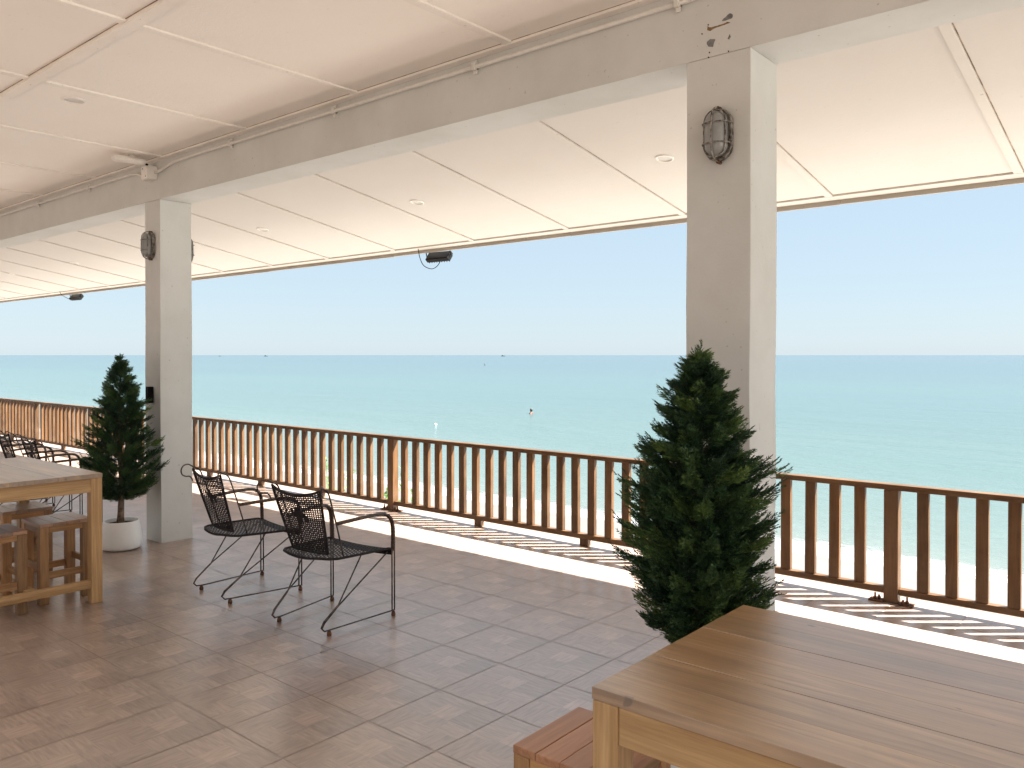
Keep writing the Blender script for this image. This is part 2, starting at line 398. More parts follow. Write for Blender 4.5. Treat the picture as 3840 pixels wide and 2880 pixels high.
# paint flaked off the beam above the second pillar; u = metres right of x=-1.62, v = height
def pp(lst): return [((x-830)*1.44e-4, -(z-800)*1.344e-4-(x-830)*3.67e-5) for x, z in lst]
blob(-1.5605, 2.878, pp([(890,410), (930,340), (990,300), (1080,210), (1150,165), (1230,205), (1225,290), (1190,330), (1080,365), (980,400)]), 'grey_patch', 'peeled_patch', 'grey oblong patch of bare cement')
blob(-1.5605, 2.878, pp([(415,1120), (420,1060), (520,970), (680,965), (680,1010), (650,1060), (610,1215), (470,1205)]), 'grey_patch', 'peeled_patch', 'grey squarish patch of bare cement')
blob(-1.5605, 2.878, pp([(1070,960), (1140,810), (1170,910), (1130,920), (1130,975)]), 'grey_patch', 'peeled_patch', 'small triangular patch of bare cement')
blob(-1.5605, 2.878, pp([(430,690), (440,560), (500,600), (560,600), (780,540), (1000,470), (1050,430), (1160,455), (1010,510), (830,570), (660,625), (520,715)]), 'rust_patch', 'rust_stain', 'brown streak of rust on the plaster')
for i, (x, z) in enumerate([(260,805), (460,520), (1100,1340), (470,1540), (500,1390)]):
    blob(-1.5605, 2.878, pp([(x+22*cos(a), z+26*sin(a)) for a in [k*pi/3 for k in range(6)]]), 'black', 'nail_hole', None)

# ------------------------------------------------------------------ inner ceiling
b = MB(); b.box(-26, 6, RB, YF-.002, ZC, ZC+.12)
ceil = tag(b.build('ceiling', 'ceil'), 'flat cream panel ceiling above the tables, divided by battens', 'ceiling')
XB = [-2.69+1.21*i for i in range(-16, 7)]
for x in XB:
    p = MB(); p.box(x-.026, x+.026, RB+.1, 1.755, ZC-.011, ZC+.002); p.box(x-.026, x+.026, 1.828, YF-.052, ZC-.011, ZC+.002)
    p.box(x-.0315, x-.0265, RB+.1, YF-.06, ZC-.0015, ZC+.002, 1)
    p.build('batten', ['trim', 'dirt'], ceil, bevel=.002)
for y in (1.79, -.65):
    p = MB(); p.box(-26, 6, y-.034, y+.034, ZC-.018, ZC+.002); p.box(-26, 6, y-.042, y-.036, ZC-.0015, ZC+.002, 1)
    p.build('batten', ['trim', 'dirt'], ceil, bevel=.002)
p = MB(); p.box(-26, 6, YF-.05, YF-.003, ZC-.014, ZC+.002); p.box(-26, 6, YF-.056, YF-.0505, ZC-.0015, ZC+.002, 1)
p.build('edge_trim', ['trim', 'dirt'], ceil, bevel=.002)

b = MB(); b.box(-26, 8, -5.4, -5.2, -.004, 3.4)  # unseen dark wall, added to keep light off the beam and pillar fronts
tag(b.build('added_light_blocker', 'blocker'), kind='structure')
# ------------------------------------------------------------------ sloping soffit outside the beam
sl = lambda x, y, z: (x, y, z+zs(y))
b = MB(); b.box(-26, 8, YB+.002, ROOF_Y-.003, 0, .10, fn=sl)
sof = tag(b.build('eave_soffit', 'soffit'), 'bright sloping cream soffit of the eave between the beam and the open sky', 'eave')
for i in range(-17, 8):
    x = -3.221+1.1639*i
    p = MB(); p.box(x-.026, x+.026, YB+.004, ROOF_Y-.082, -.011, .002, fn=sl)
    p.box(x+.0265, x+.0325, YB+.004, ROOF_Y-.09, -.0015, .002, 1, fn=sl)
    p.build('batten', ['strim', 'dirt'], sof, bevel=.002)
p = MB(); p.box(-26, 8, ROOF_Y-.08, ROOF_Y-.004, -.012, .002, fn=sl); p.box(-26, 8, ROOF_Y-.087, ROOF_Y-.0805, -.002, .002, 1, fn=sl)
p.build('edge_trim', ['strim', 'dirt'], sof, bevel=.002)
p = MB(); x = -26; rr = random.Random(5)
while x < 8:
    dz = rr.uniform(-.003, .003); p.box(x, x+2.396, ROOF_Y, ROOF_Y+.022, zs(ROOF_Y)-.046+dz, zs(ROOF_Y)+.13); x += 2.4
p.build('fascia_board', 'fascia', sof, bevel=.002)

# ------------------------------------------------------------------ conduit, junction box, emergency light
cz = 3.052; cy = YF-.016
t = empty('conduit_pipe', (-4, cy, cz), 0, 'long painted conduit pipe clipped along the top of the beam', 'pipe')
p = MB(); p.tube([(5.4+4, 0, 0), (-1.95, 0, 0), (-2.18, 0, -.005), (-2.36, -.003, -.035), (-2.44, -.004, -.045), (-2.475, -.004, -.045)], .011, 10)
p.tube([(-2.60, -.004, -.055), (-2.68, -.003, -.05), (-2.80, 0, -.012), (-2.93, 0, 0), (-17, 0, 0)], .011, 10)
p.build('pipe', 'pipe', t)
for x in [-14+1.2*i for i in range(14)]:
    if abs(x+6.53) < .4: continue
    q = MB(); xx = x+4+.25; q.box(xx-.012, xx+.012, -.018, .0155, -.02, .02); q.box(xx-.012, xx+.012, .0, .0155, -.036, .036)
    q.build('pipe_clip', 'pipe', t, bevel=.003)
t = empty('junction_box', (-6.535, YF, 3.005), 0, 'small white junction box where the conduit meets the slim pillar', 'junction box')
p = MB(); p.box(-.055, .055, -.078, -.0005, -.055, .055); p.build('case', 'whitepl', t, bevel=.006)
p = MB(); p.box(-.05, .05, -.0855, -.0785, -.05, .05); p.build('lid', 'whitepl', t, bevel=.003)
for x, z in ((-.02, .03), (.03, -.035)):
    p = MB(); p.tube([(x, -.0855, z), (x, -.088, z)], .005, 8); p.build('screw', 'rod', t)
t = empty('ceiling_lamp', (-6.46, 2.94, ZC), 0, 'flat white oval lamp on a short arm beside the junction box under the ceiling', 'lamp')
p = MB(); pts = []
for i in range(24):
    a = 2*pi*i/24; pts.append((.052*cos(a), (.085 if sin(a) > 0 else -.085)+.045*sin(a)))
vs = [(x, y, -.055) for x, y in pts] + [(x*1.0, y, -.035) for x, y in pts] + [(x*.8, y*.92, -.067) for x, y in pts] + [(x*.85, y*.95, -.028) for x, y in pts]
p.add(vs, [(i, (i+1) % 24, 24+(i+1) % 24, 24+i) for i in range(24)] + [(48+i, 48+(i+1) % 24, (i+1) % 24, i) for i in range(24)] + [(24+i, 24+(i+1) % 24, 72+(i+1) % 24, 72+i) for i in range(24)] + [tuple(48+i for i in range(24)), tuple(72+i for i in reversed(range(24)))], 0, True)
p.build('lamp_head', 'whitepl', t)
p = MB(); p.tube([(0, .10, -.045), (-.03, .16, -.05), (-.06, .2, -.06)], .009, 8); p.build('arm', 'black', t)
p = MB(); p.tube([(0, .02, -.03), (0, .02, .001)], .02, 12); p.build('mount', 'whitepl', t)

# ------------------------------------------------------------------ bulkhead lamps in wire cages
def wall_lamp(loc, rz, label, group='caged bulkhead lamps on the pillars'):
    t = empty('bulkhead_lamp', loc, rz, label, 'wall lamp', group)   # local -y points out of the wall
    def oval(w, h, n=28):
        o = []
        for i in range(n):
            a = 2*pi*i/n; o.append((w*cos(a), (h-w)*(1 if sin(a) > 0 else -1)*(0 if abs(sin(a)) < 1e-6 else 1)+w*sin(a)))
        return o
    def stack(rings, mat, name):
        p = MB(); n = 28; vs = []
        for w, h, y in rings: vs += [(x, y, z) for x, z in oval(w, h, n)]
        fs = [(i*n+k, i*n+(k+1) % n, (i+1)*n+(k+1) % n, (i+1)*n+k) for i in range(len(rings)-1) for k in range(n)]
        fs += [tuple(range(n)), tuple((len(rings)-1)*n+k for k in reversed(range(n)))]
        p.add(vs, fs, 0, True); return p.build(name, mat, t)
    stack([(.058, .106, -.0005), (.060, .108, -.012), (.056, .104, -.020), (.053, .100, -.021)], 'cagepaint', 'back_plate')
    stack([(.047, .094, -.0215), (.047, .094, -.045), (.043, .088, -.062), (.032, .074, -.075), (.014, .05, -.081)], 'frost', 'glass_dome')
    c = MB()
    c.tube(smooth_path([(0, -.018, .112), (0, -.05, .108), (0, -.078, .088), (0, -.089, .04), (0, -.089, -.04), (0, -.078, -.088), (0, -.05, -.108), (0, -.018, -.112)], 4), .0034, 6)
    for z in (.042, -.042):
        c.tube(smooth_path([(-.060, -.016, z), (-.056, -.05, z), (-.040, -.078, z), (0, -.089, z), (.040, -.078, z), (.056, -.05, z), (.060, -.016, z)], 4), .0032, 6)
    c.tube([(x, -.023, z) for x, z in oval(.057, .105)], .0042, 6, closed=True)
    c.tube([(x*.86, -.058, z*.93) for x, z in oval(.057, .105)], .0032, 6, closed=True)
    c.build('wire_cage', 'cagepaint', t)
    for z in (.112, -.112):
        q = MB(); q.tube([(0, -.002, z), (0, -.028, z)], .008, 8); q.build('bolt', 'rustfoot', t)
    return t
wall_lamp((-1.556, YF, 2.449), 0, 'grey caged bulkhead lamp on the front of the wide pillar nearest the large table')
wall_lamp((-6.575, YF, 2.425), R(-3), 'dark caged bulkhead lamp on the front of the slim pillar, below the junction box')
wall_lamp((-6.585, YB, 2.42), pi, 'pale caged bulkhead lamp half hidden on the seaward face of the slim pillar')
t = empty('wall_box', (-6.588, YF, 1.205), 0, 'small black box fixed to the slim pillar above the potted conifer', 'box')
p = MB(); p.box(-.029, .029, -.042, -.0005, -.066, .066); p.build('case', 'black', t, bevel=.005)
p = MB(); p.box(-.022, .022, -.046, -.0425, -.058, .058); p.build('cover', 'black', t, bevel=.002)

# ------------------------------------------------------------------ recessed downlights
def downlight(x, y, z, tilt, label, r=.068):
    t = empty('downlight', (x, y, z), 0, label, 'downlight', 'recessed downlights in ceiling and soffit'); t.rotation_euler = (tilt, 0, 0)
    p = MB(); p.lathe([(r*.80, .002), (r*.80, -.004), (r*.84, -.008), (r*.97, -.006), (r, -.001), (r, .004)], seg=36); p.build('ring', 'whitepl', t)
    p = MB(); p.lathe([(.0005, .0005), (r*.5, .0003), (r*.79, .0)], seg=36); p.build('lens', 'lens', t)
ta = math.atan(-.176)
downlight(-5.345, 2.095, ZC-.0015, 0, 'round downlight alone in the shaded inner ceiling, at the upper left')
for x, lab in ((-2.883, 'round downlight in the bright soffit right beside the wide pillar'), (-5.402, 'round downlight in the bright soffit above the floodlight with the looped cable'),
               (-7.86, 'round downlight in the bright soffit just right of the slim pillar'), (-12.85, 'small round downlight in the soffit left of the slim pillar, above the far floodlight'),
               (-15.42, 'tiny farthest round downlight in the soffit near the left picture edge')):
    downlight(x*.9645, 4.851, zs(4.851)-.0015, ta, lab, .062)

# ------------------------------------------------------------------ floodlights under the eave
def floodlight(x, label, s=1.0, flip=False):
    y = ROOF_Y+.06; z = zs(ROOF_Y)-.085
    t = empty('floodlight', (x, y, z), R(6), label, 'floodlight', 'black floodlights under the roof edge')
    T = Matrix.Rotation(R(-38), 4, 'X')
    p = MB(); f = lambda a, b_, c: tuple(T @ Vector((a, b_, c)))
    W = .15*s; p.box(-W, W, -.018, .03, -.052, .052, fn=f)
    for i in range(9): xx = -W*.9+i*W*.225; p.box(xx-.004, xx+.004, .031, .05, -.045, .045, fn=f)
    p.build('housing', 'black', t, bevel=.004)
    p = MB(); p.box(-W*.92, W*.92, -.0215, -.0185, -.044, .044, fn=f); p.build('lens', 'floodglass', t)
    p = MB()
    for sg in (-1, 1): p.tube([(sg*(W+.012), .0, .0), (sg*(W+.012), -.02, .07), (sg*(W+.004), -.035, .088)], .006, 6)
    p.tube([(-W-.004, -.035, .088), (W+.004, -.035, .088)], .006, 6); p.tube([(W*.55, -.035, .086), (W*.55, -.048, .12)], .009, 8)
    p.build('bracket', 'black', t)
    p = MB(); e = W+.02
    p.tube(smooth_path([(-e-.02, -.14, .135), (-e-.035, -.09, .075), (-e-.05, -.05, 0), (-e-.03, -.01, -.085), (-e+.06, .01, -.125), (-e+.13, .02, -.10), (-e+.17, .025, -.05)] if not flip else
                       [(-e-.13, -.14, .135), (-e-.12, -.10, .05), (-e-.06, -.04, -.01), (-e+.04, .01, -.06)], 6), .004, 6)
    p.build('cable', 'black', t)
floodlight(-6.163, 'black floodlight with a looped cable hanging from the eave over the open sea view', 1.0)
floodlight(-15.39, 'far black floodlight at the roof edge left of the slim pillar', 1.1, True)

# ------------------------------------------------------------------ railing
rail = empty('railing', (-6, YR, 0), 0, 'brown wooden railing along the terrace edge, in front of the beach', 'railing')
RX = 6
def rb(p, x0, x1, y0, y1, z0, z1): p.box(x0+RX, x1+RX, y0-YR, y1-YR, z0, z1)
posts = [3.18, -1.468, -6.105, -10.73, -15.29, -19.9]
segs = [(-24, -17.6), (-17.6, -12.5), (-12.5, -8.2), (-8.2, -3.7), (-3.7, 1.0), (1.0, 6)]
p = MB()
for a, b_ in segs: rb(p, a+.001, b_-.001, YR-.012, YR+.058, .698, .733)
p.build('top_rail', 'railx', rail, bevel=.004)
p = MB()
for a, b_ in zip(sorted(posts)[:-1], sorted(posts)[1:]): rb(p, a+.043, b_-.043, YR-.003, YR+.050, .055, .094)
rb(p, -24, -19.943, YR-.003, YR+.05, .055, .094); rb(p, 3.223, 6, YR-.003, YR+.05, .055, .094)
p.build('bottom_rail', 'railx', rail, bevel=.004)
for x in posts:
    p = MB(); rb(p, x-.042, x+.042, YR-.014, YR+.058, .004, .6975); o = p.build('post', 'railz', rail, bevel=.004)
    for sgn in (-1, 1):
        q = MB(); xx = x+sgn*.085; rb(q, xx-.042, xx+.042, YR-.030, YR+.045, .0005, .010)
        for dx, h in ((-.012*sgn, .035), (.006*sgn, .055)):
            q.tube([(xx+RX+dx, -.002+dx, .01), (xx+RX+dx, -.002+dx, .01+h*.75)], .006, 8); q.tube([(xx+RX+dx, -.002+dx, .013), (xx+RX+dx, -.002+dx, .026)], .011, 6)
        q.build('base_plate', 'rustfoot', o)
st = []
for i in range(len(posts)-1):
    a, b_ = posts[i+1], posts[i]
    n = 4
    st += [a+(b_-a)*k/n for k in (1, 2, 3)]
stubs = [s for s in st if -17 < s < -.5] + [-24+.9]
for x in stubs:
    if min(abs(x-q) for q in posts) < .3: continue
    p = MB(); rb(p, x-.040, x+.040, YR, YR+.046, -.001, .0545); p.build('stub_leg', 'railz', rail, bevel=.003)
bal = []
for i, pst in enumerate(posts[:-1]):
    nxt = posts[i+1]; x = pst-.19
    while x > nxt+.115: bal.append(x); x -= .1585
vis = [x for x in bal if -17.3 < x < -.7]; vis = sorted(vis, key=lambda x: x*x+28)[:100]
bp = None
for x in vis:
    if bp is None:
        p = MB(); p.box(-.0325, .0325, .004, .042, .0945, .6975); bp = p.build('baluster', 'railz', rail, bevel=.0025); o = bp
    else:
        o = bp.copy(); C.objects.link(o); o.parent = rail
    o.location = (x+RX+rnd.uniform(-.004, .004), rnd.uniform(-.002, .002), 0); o.rotation_euler = (0, rnd.uniform(-.004, .004), 0)
p = MB()
for x in bal + [3.18+.125+.1585*k for k in range(16)]:
    if x not in vis: rb(p, x-.0325, x+.0325, YR+.004, YR+.042, .0945, .6975)
for k in range(22): x = -20.1-.1585*k; rb(p, x-.0325, x+.0325, YR+.004, YR+.042, .0945, .6975)
tag(p.build('baluster', 'railz', rail), kind='stuff')

# ------------------------------------------------------------------ tables and stools
def make_table():
    t = empty('bar_table'); L, W, H = 1.26, .775, .80
    p = MB(); n = 6; w = W/n
    for i in range(n): p.box(.0, L, i*w+.0006, (i+1)*w-.0006, H-.027, H - (.0006 if i % 2 else 0))
    p.build('tabletop', 'teaktop', t, bevel=.001)
    lw = .066
    for x in (.001, L-lw-.001):
        for y in (.001, W-lw-.001):
            p = MB(); p.box(x, x+lw, y, y+lw, 0, H-.0275); p.build('leg', 'teakz', t, bevel=.004)
    for y in (.004, W-.034):
        p = MB(); p.box(lw+.0015, L-lw-.0015, y, y+.03, H-.112, H-.0275); p.build('apron', 'teakx', t, bevel=.003)
    for x in (.004, L-.034):
        p = MB(); p.box(x, x+.03, lw+.0015, W-lw-.0015, H-.112, H-.0275); p.build('apron', 'teaky', t, bevel=.003)
    for x in (.008, L-.05):
        p = MB(); p.box(x, x+.042, lw+.0015, W-lw-.0015, .095, .145); p.build('stretcher', 'teaky', t, bevel=.004)
    p = MB(); p.box(.051, L-.051, W/2-.03, W/2+.03, .096, .143); p.build('stretcher', 'teakx', t, bevel=.004)
    return t
def make_stool(top='stooltop'):
    t = empty('wooden_stool'); a, H, lw = .306, .495, .053
    p = MB()
    for i in range(4):
        w = a/4
        if top == 'stooltop': p.box(0, a, i*w+.0004, (i+1)*w-.0004, H-.022, H-(.0005 if i % 2 else 0))
        else: p.box(i*w+.0004, (i+1)*w-.0004, 0, a, H-.022, H-(.0005 if i % 2 else 0))
    p.build('seat', top, t, bevel=.0025)
    for x in (.001, a-lw-.001):
        for y in (.001, a-lw-.001):
            p = MB(); p.box(x, x+lw, y, y+lw, 0, H-.0225); p.build('leg', 'stoolwz', t, bevel=.003)
    for y in (.004, a-.028):
        p = MB(); p.box(lw+.0015, a-lw-.0015, y, y+.024, H-.058, H-.0225); p.build('apron', 'stoolwx', t, bevel=.002)
        p = MB(); p.box(lw+.0015, a-lw-.0015, y+.004, y+.022, .205, .245); p.build('stretcher', 'stoolwx', t, bevel=.002)
    for x in (.004, a-.028):
        p = MB(); p.box(x, x+.024, lw+.0015, a-lw-.0015, H-.058, H-.0225); p.build('apron', 'stoolwy', t, bevel=.002)
        p = MB(); p.box(x+.004, x+.022, lw+.0015, a-lw-.0015, .152, .196); p.build('stretcher', 'stoolwy', t, bevel=.002)
    return t
tb = make_table(); tb.location = (-1.025, 1.475, 0)
tag(tb, 'large teak table filling the lower right corner, its top shining with sky light', 'table', 'teak tables')
t2 = copy_tree(tb); t2.location = (-5.2-1.26, 1.42, 0); tag(t2, 'teak table at the left picture edge with three stools pushed under it', 'table', 'teak tables')
G = 'wooden stools at the tables'
s1 = make_stool(); s1.location = (-5.703, 1.905, 0); tag(s1, 'square wooden stool under the left table beside its right leg, striped top fully seen', 'stool', G)
s2 = copy_tree(s1); s2.location = (-5.603, 1.498, 0); tag(s2, 'square wooden stool cut by the left picture edge, nearest one at the left table', 'stool', G)
s3 = copy_tree(s1); s3.location = (-6.318, 1.90, 0); tag(s3, 'square wooden stool at the far end of the left table, behind the other two', 'stool', G)
s4 = make_stool('stooltopy'); s4.location = (-1.395, 1.642, 0); s4.rotation_euler = (0, 0, R(1.0)); tag(s4, 'reddish wooden stool half under the large table at the bottom of the picture', 'stool', G)

# ------------------------------------------------------------------ woven chairs
def weave(fn, nu, nv, wu, wv, seg=22, amp=.0016):
    """ribbons in two directions over a patch fn(u,v) -> point, u and v in 0..1"""
    p = MB()
    def P(u, v): return Vector(fn(min(max(u, 0), 1), min(max(v, 0), 1)))
    def nrm(u, v):
        e = .01; a = P(u+e, v)-P(u-e, v); b = P(u, v+e)-P(u, v-e); return a.cross(b).normalized()
    for i in range(nu+1):
        u = i/nu; vs = []
        for k in range(seg+1):
            v = k/seg; o = nrm(u, v)*(amp if (i+k) % 2 else -amp); c = P(u, v)+o
            d = (P(u+.02, v)-P(u-.02, v)).normalized()*wu/2; vs += [c-d, c+d]
        p.add(vs, [(2*k, 2*k+1, 2*k+3, 2*k+2) for k in range(seg)], 0, True)
    for j in range(nv+1):
        v = j/nv; vs = []
        for k in range(seg+1):
            u = k/seg; o = nrm(u, v)*(-amp if (j+k) % 2 else amp); c = P(u, v)+o
            d = (P(u, v+.02)-P(u, v-.02)).normalized()*wv/2; vs += [c-d, c+d]
        p.add(vs, [(2*k, 2*k+1, 2*k+3, 2*k+2) for k in range(seg)], 0, True)
    return p, P
def make_chair():
    t = empty('wicker_chair')
    # seat
    def hw(v):                       # v 0 rear .. 1 front
        y = v
        return .25 - .045*(1-y)**1.5 - (.10*((.16-y)/.16)**2.2 if y < .16 else 0)
    def seat(u, v):
        y = -.245 + .475*v; s = 2*u-1
        z = .412 - .010*(1-s*s) - .012*v - (.014*((v-.9)/.1)**2 if v > .9 else 0)
        return (s*hw(v), y, z)
    p, P = weave(seat, 40, 40, .0088, .0078, 24)
    rim = [P(i/16, 0) for i in range(17)] + [P(1, i/14) for i in range(1, 15)] + [P(1-i/16, 1) for i in range(1, 17)] + [P(0, 1-i/14) for i in range(1, 14)]
    p.tube(rim, .0075, 8, closed=True)
    f0 = [P(i/10, 1) for i in range(11)]
    p.add([tuple(v+Vector((0, .004, 0))) for v in f0] + [tuple(v+Vector((0, -.002, -.03))) for v in f0], [(i, i+1, 12+i, 11+i) for i in range(10)])
    p.build('seat', 'wicker', t)
    # backrest
    def back(u, v):
        s = 2*u-1; w = .143 + .052*v; sag = (.024*(1-abs(s)**1.6))*v**3
        return (s*w, -.178 - .106*v - .012*(1-s*s), .428 + .356*v - sag + (.012*abs(s)**6*v**6))
    p, P = weave(back, 22, 28, .0092, .0076, 24)
    rim = [P(i/14, 0) for i in range(15)] + [P(1, i/12) for i in range(1, 13)] + [P(1-i/14, 1) for i in range(1, 15)] + [P(0, 1-i/12) for i in range(1, 12)]
    p.tube(rim, .0075, 8, closed=True)
    for (u0, u1, v0, v1) in ((.34, .62, .56, .66), (.42, .54, .48, .74), (.30, .38, .60, .72), (.58, .68, .50, .60)):   # knotted motif
        p.add([P(u0, v0), P(u1, v0), P(u1, v1), P(u0, v1)], [(0,1,2,3)])
    p.build('backrest', 'wicker', t)
    for s in (-1, 1):
        # back rod ending in a curled hook
        d = Vector((s*.72, -.70, 0)); u = Vector((0, 0, 1)); c = Vector((s*.203, -.274, .778))
        pts = [(s*.188, -.105, .405), (s*.196, -.155, .56), (s*.203, -.21, .72), (s*.205, -.238, .785)]
        pts += [tuple(c+d*a+u*h) for a, h in ((.012, .034), (.04, .046), (.07, .035), (.084, .008), (.078, -.020), (.055, -.032), (.03, -.032), (.016, -.046), (.010, -.062))]
        p = MB(); p.tube(smooth_path(pts, 5), .0046, 8); p.build('back_rod', 'rod', t)
        # armrest: cane-wrapped bar bending down to the seat corner
        pts = [(s*.200, -.168, .600), (s*.224, -.04, .608), (s*.24, .10, .612), (s*.248, .165, .604), (s*.254, .205, .575), (s*.257, .222, .52), (s*.255, .226, .41), (s*.253, .226, .385)]
        sp = smooth_path(pts, 12)
        p = MB(); rad = [.0122+.0014*(i % 2) for i in range(len(sp))]; p.tube(sp, rad, 10, flat=(.8, 1.25)); p.build('armrest', 'wrap', t)
        # sled leg
        p = MB(); fx, rx = s*.257, s*.205
        p.tube([(fx, .236, .40), (fx, .236, .03)], .0045, 7); p.tube([(fx-.001*s, .216, .40), (fx-.001*s, .216, .03)], .0045, 7)
        for off, end in ((0, (s*.242, .195, .380)), (-.006*s, (s*.222, .0, .40))):
            base = [(fx, .236, .032), (rx+off, -.215, .030), (rx+off, -.262, .033), (rx+off, -.280, .052), (rx+off+.003*s, -.262, .08)] if off == 0 else [(rx+off, -.262, .034), (rx+off, -.280, .054), (rx+off, -.262, .082)]
            p.tube(base + [(rx+off+.012*s, -.165, .155), end], .0043, 7)
        lg = p.build('sled_leg', 'rod', t)
        for x, y in ((fx, .226), (rx, -.228)):
            q = MB(); q.lathe([(.0005, 0), (.011, .0), (.0135, .006), (.012, .018), (.008, .026), (.0005, .0285)], (x, y, 0), 12); q.build('foot', 'rustfoot', lg)
    return t
ch = make_chair(); CG = 'black wicker armchairs facing the sea'
ch.location = (-3.855, 2.93, 0); ch.rotation_euler = (0, 0, R(6)); tag(ch, 'black wicker armchair standing nearest, in the middle of the open floor', 'chair', CG)
for x, y, rz, lab in ((-4.75, 2.93, R(-5), 'black wicker armchair beside the slim pillar, just behind the nearest chair'),
                      (-7.79, 2.95, R(-4), 'black wicker armchair behind the left table, its near arm reaching into the small conifer'),
                      (-8.63, 3.02, R(-4), 'black wicker armchair at the left picture edge behind the left table'),
                      (-9.50, 3.12, R(-5), 'black wicker armchair of which only legs show, under the left table')):
    c = copy_tree(ch); c.location = (x, y, 0); c.rotation_euler = (0, 0, rz); tag(c, lab, 'chair', CG)

# ------------------------------------------------------------------ potted conifers
def crown(name, prof, z0, z1, n, seed, parent, size=1.0):
    r = random.Random(seed); vs = []; fs = []; tn = []
    def rad(z):
        for (za, ra), (zb, rb_) in zip(prof[:-1], prof[1:]):
            if za <= z <= zb: return ra+(rb_-ra)*(z-za)/(zb-za)
        return prof[-1][1]
    def leaf(p, d, ln, w, t):
        a = d.cross(Vector((r.uniform(-1, 1), r.uniform(-1, 1), r.uniform(-1, 1))))
        if a.length < 1e-4: return
        a.normalize(); o = len(vs)
        vs.extend([p, p+d*ln*.45+a*w, p+d*ln, p+d*ln*.45-a*w]); fs.append((o, o+1, o+2, o+3)); tn.append(t)
    def spray(p, d, ln, t):
        up = Vector((0, 0, 1)); side = d.cross(up)
        if side.length < .1: side = Vector((1, 0, 0))
        side.normalize(); rollv = (side*cos(r.uniform(-.9, .9)) + up*sin(r.uniform(-.9, .9))).normalized()
        m = max(4, int(ln/.0085)); q = p.copy(); dd = d.copy()
        for i in range(m):
            st = ln/m; dd = (dd + up*.035 + Vector((r.uniform(-1, 1), r.uniform(-1, 1), r.uniform(-1, 1)))*.05).normalized()
            leaf(q, dd, st*1.9, .0018*size, t*.8)
            f = 1-i/m
            for sg in (-1, 1):
                if r.random() < .12: continue
                bd = (dd*.75 + rollv*sg*.62 + Vector((r.uniform(-1, 1), r.uniform(-1, 1), r.uniform(-1, 1)))*.22).normalized()
                bl = (.012+.026*f*r.uniform(.5, 1.15))*size
                leaf(q, bd, bl, .0021*size, min(max(t+r.uniform(-.15, .2), 0), 1))
                if bl > .02: leaf(q+bd*bl*.45, (bd+dd*.9).normalized(), bl*.7, .0018*size, min(max(t+r.uniform(-.1, .25), 0), 1))
            q = q+dd*st
    # upswept boughs, each carrying a fan of sprays; the gaps between boughs stay open
    for i in range(n):
        f = (i+.5)/n; zt = z0+(z1-z0-.05)*f**1.08+r.uniform(-.03, .03); ang = i*2.39996+r.uniform(-.45, .45)
        R_ = rad(min(max(zt, z0), z1))*r.choice((.66, .82, .92, 1.0, 1.08, 1.2))
        drop = R_*r.uniform(.25, .65); z_in = max(zt-drop, z0-.03)
        tip = Vector((cos(ang)*R_, sin(ang)*R_, zt)); root = Vector((0, 0, z_in)); ax = (tip-root).normalized()
        tone = min(max(.40+.26*r.gauss(0, 1), 0), 1); m = int(10+R_*50)
        for k in range(m):
            g = r.uniform(.22, .93)**.8; base = root.lerp(tip, g)+Vector((r.uniform(-1, 1), r.uniform(-1, 1), r.uniform(-1, 1)))*.016
            dd = (ax*1.0+Vector((r.uniform(-1, 1), r.uniform(-1, 1), r.uniform(-.6, .9)))*.72*(1.15-g)).normalized()
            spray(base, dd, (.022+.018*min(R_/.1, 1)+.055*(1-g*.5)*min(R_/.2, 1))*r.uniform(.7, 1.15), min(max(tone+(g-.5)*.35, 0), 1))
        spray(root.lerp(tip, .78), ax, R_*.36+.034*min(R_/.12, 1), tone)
    for i in range(int(n*4.2)):
        zt = z0+(z1-z0-.04)*r.random(); ang = r.uniform(0, 2*pi); q = rad(zt)*r.uniform(.1, .62)
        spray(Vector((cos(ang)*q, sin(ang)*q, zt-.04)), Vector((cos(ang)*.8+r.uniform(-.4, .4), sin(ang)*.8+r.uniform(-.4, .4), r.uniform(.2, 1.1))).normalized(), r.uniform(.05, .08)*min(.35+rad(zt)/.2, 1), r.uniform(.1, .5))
    for k in range(14): spray(Vector((0, 0, z1-.20+.011*k)), Vector((r.uniform(-.6, .6), r.uniform(-.6, .6), 1)).normalized(), .055, .4)
    spray(Vector((0, 0, z1-.075)), Vector((.05, 0, 1)), .085, .4)
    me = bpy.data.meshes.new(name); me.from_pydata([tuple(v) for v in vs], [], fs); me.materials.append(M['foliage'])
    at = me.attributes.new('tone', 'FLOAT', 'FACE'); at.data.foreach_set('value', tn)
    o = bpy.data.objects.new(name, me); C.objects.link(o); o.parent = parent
    return o
def conifer(x, y, label, prof, z0, z1, n, seed):
    t = empty('conifer_tree', (x, y, .175), 0, label, 'tree', 'potted conifers in front of the pillars')
    p = MB(); r = random.Random(seed); pts = []; rd = []
    for i in range(14):
        f = i/13; z = (z1-.12)*f-.175*f; pts.append((.006*sin(f*9+seed), .006*cos(f*7+seed)-.006, z)); rd.append(.0225*(1-f)+.004+(.006 if i == 0 else 0))
    p.tube(pts, rd, 10); tr = p.build('trunk', 'bark', t)
    br = MB()
    for i in range(46):
        z = z0-.1+(z1-z0-.12)*i/46; a = i*2.4; L = .12*(1-i/60); br.tube([(0, 0, z), (cos(a)*L*.6, sin(a)*L*.6, z+L*.35), (cos(a)*L, sin(a)*L, z+L*.75)], [.005, .003, .001], 5)
    br.build('branch', 'bark', tr)
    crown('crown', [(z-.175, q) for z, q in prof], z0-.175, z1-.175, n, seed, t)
    return t
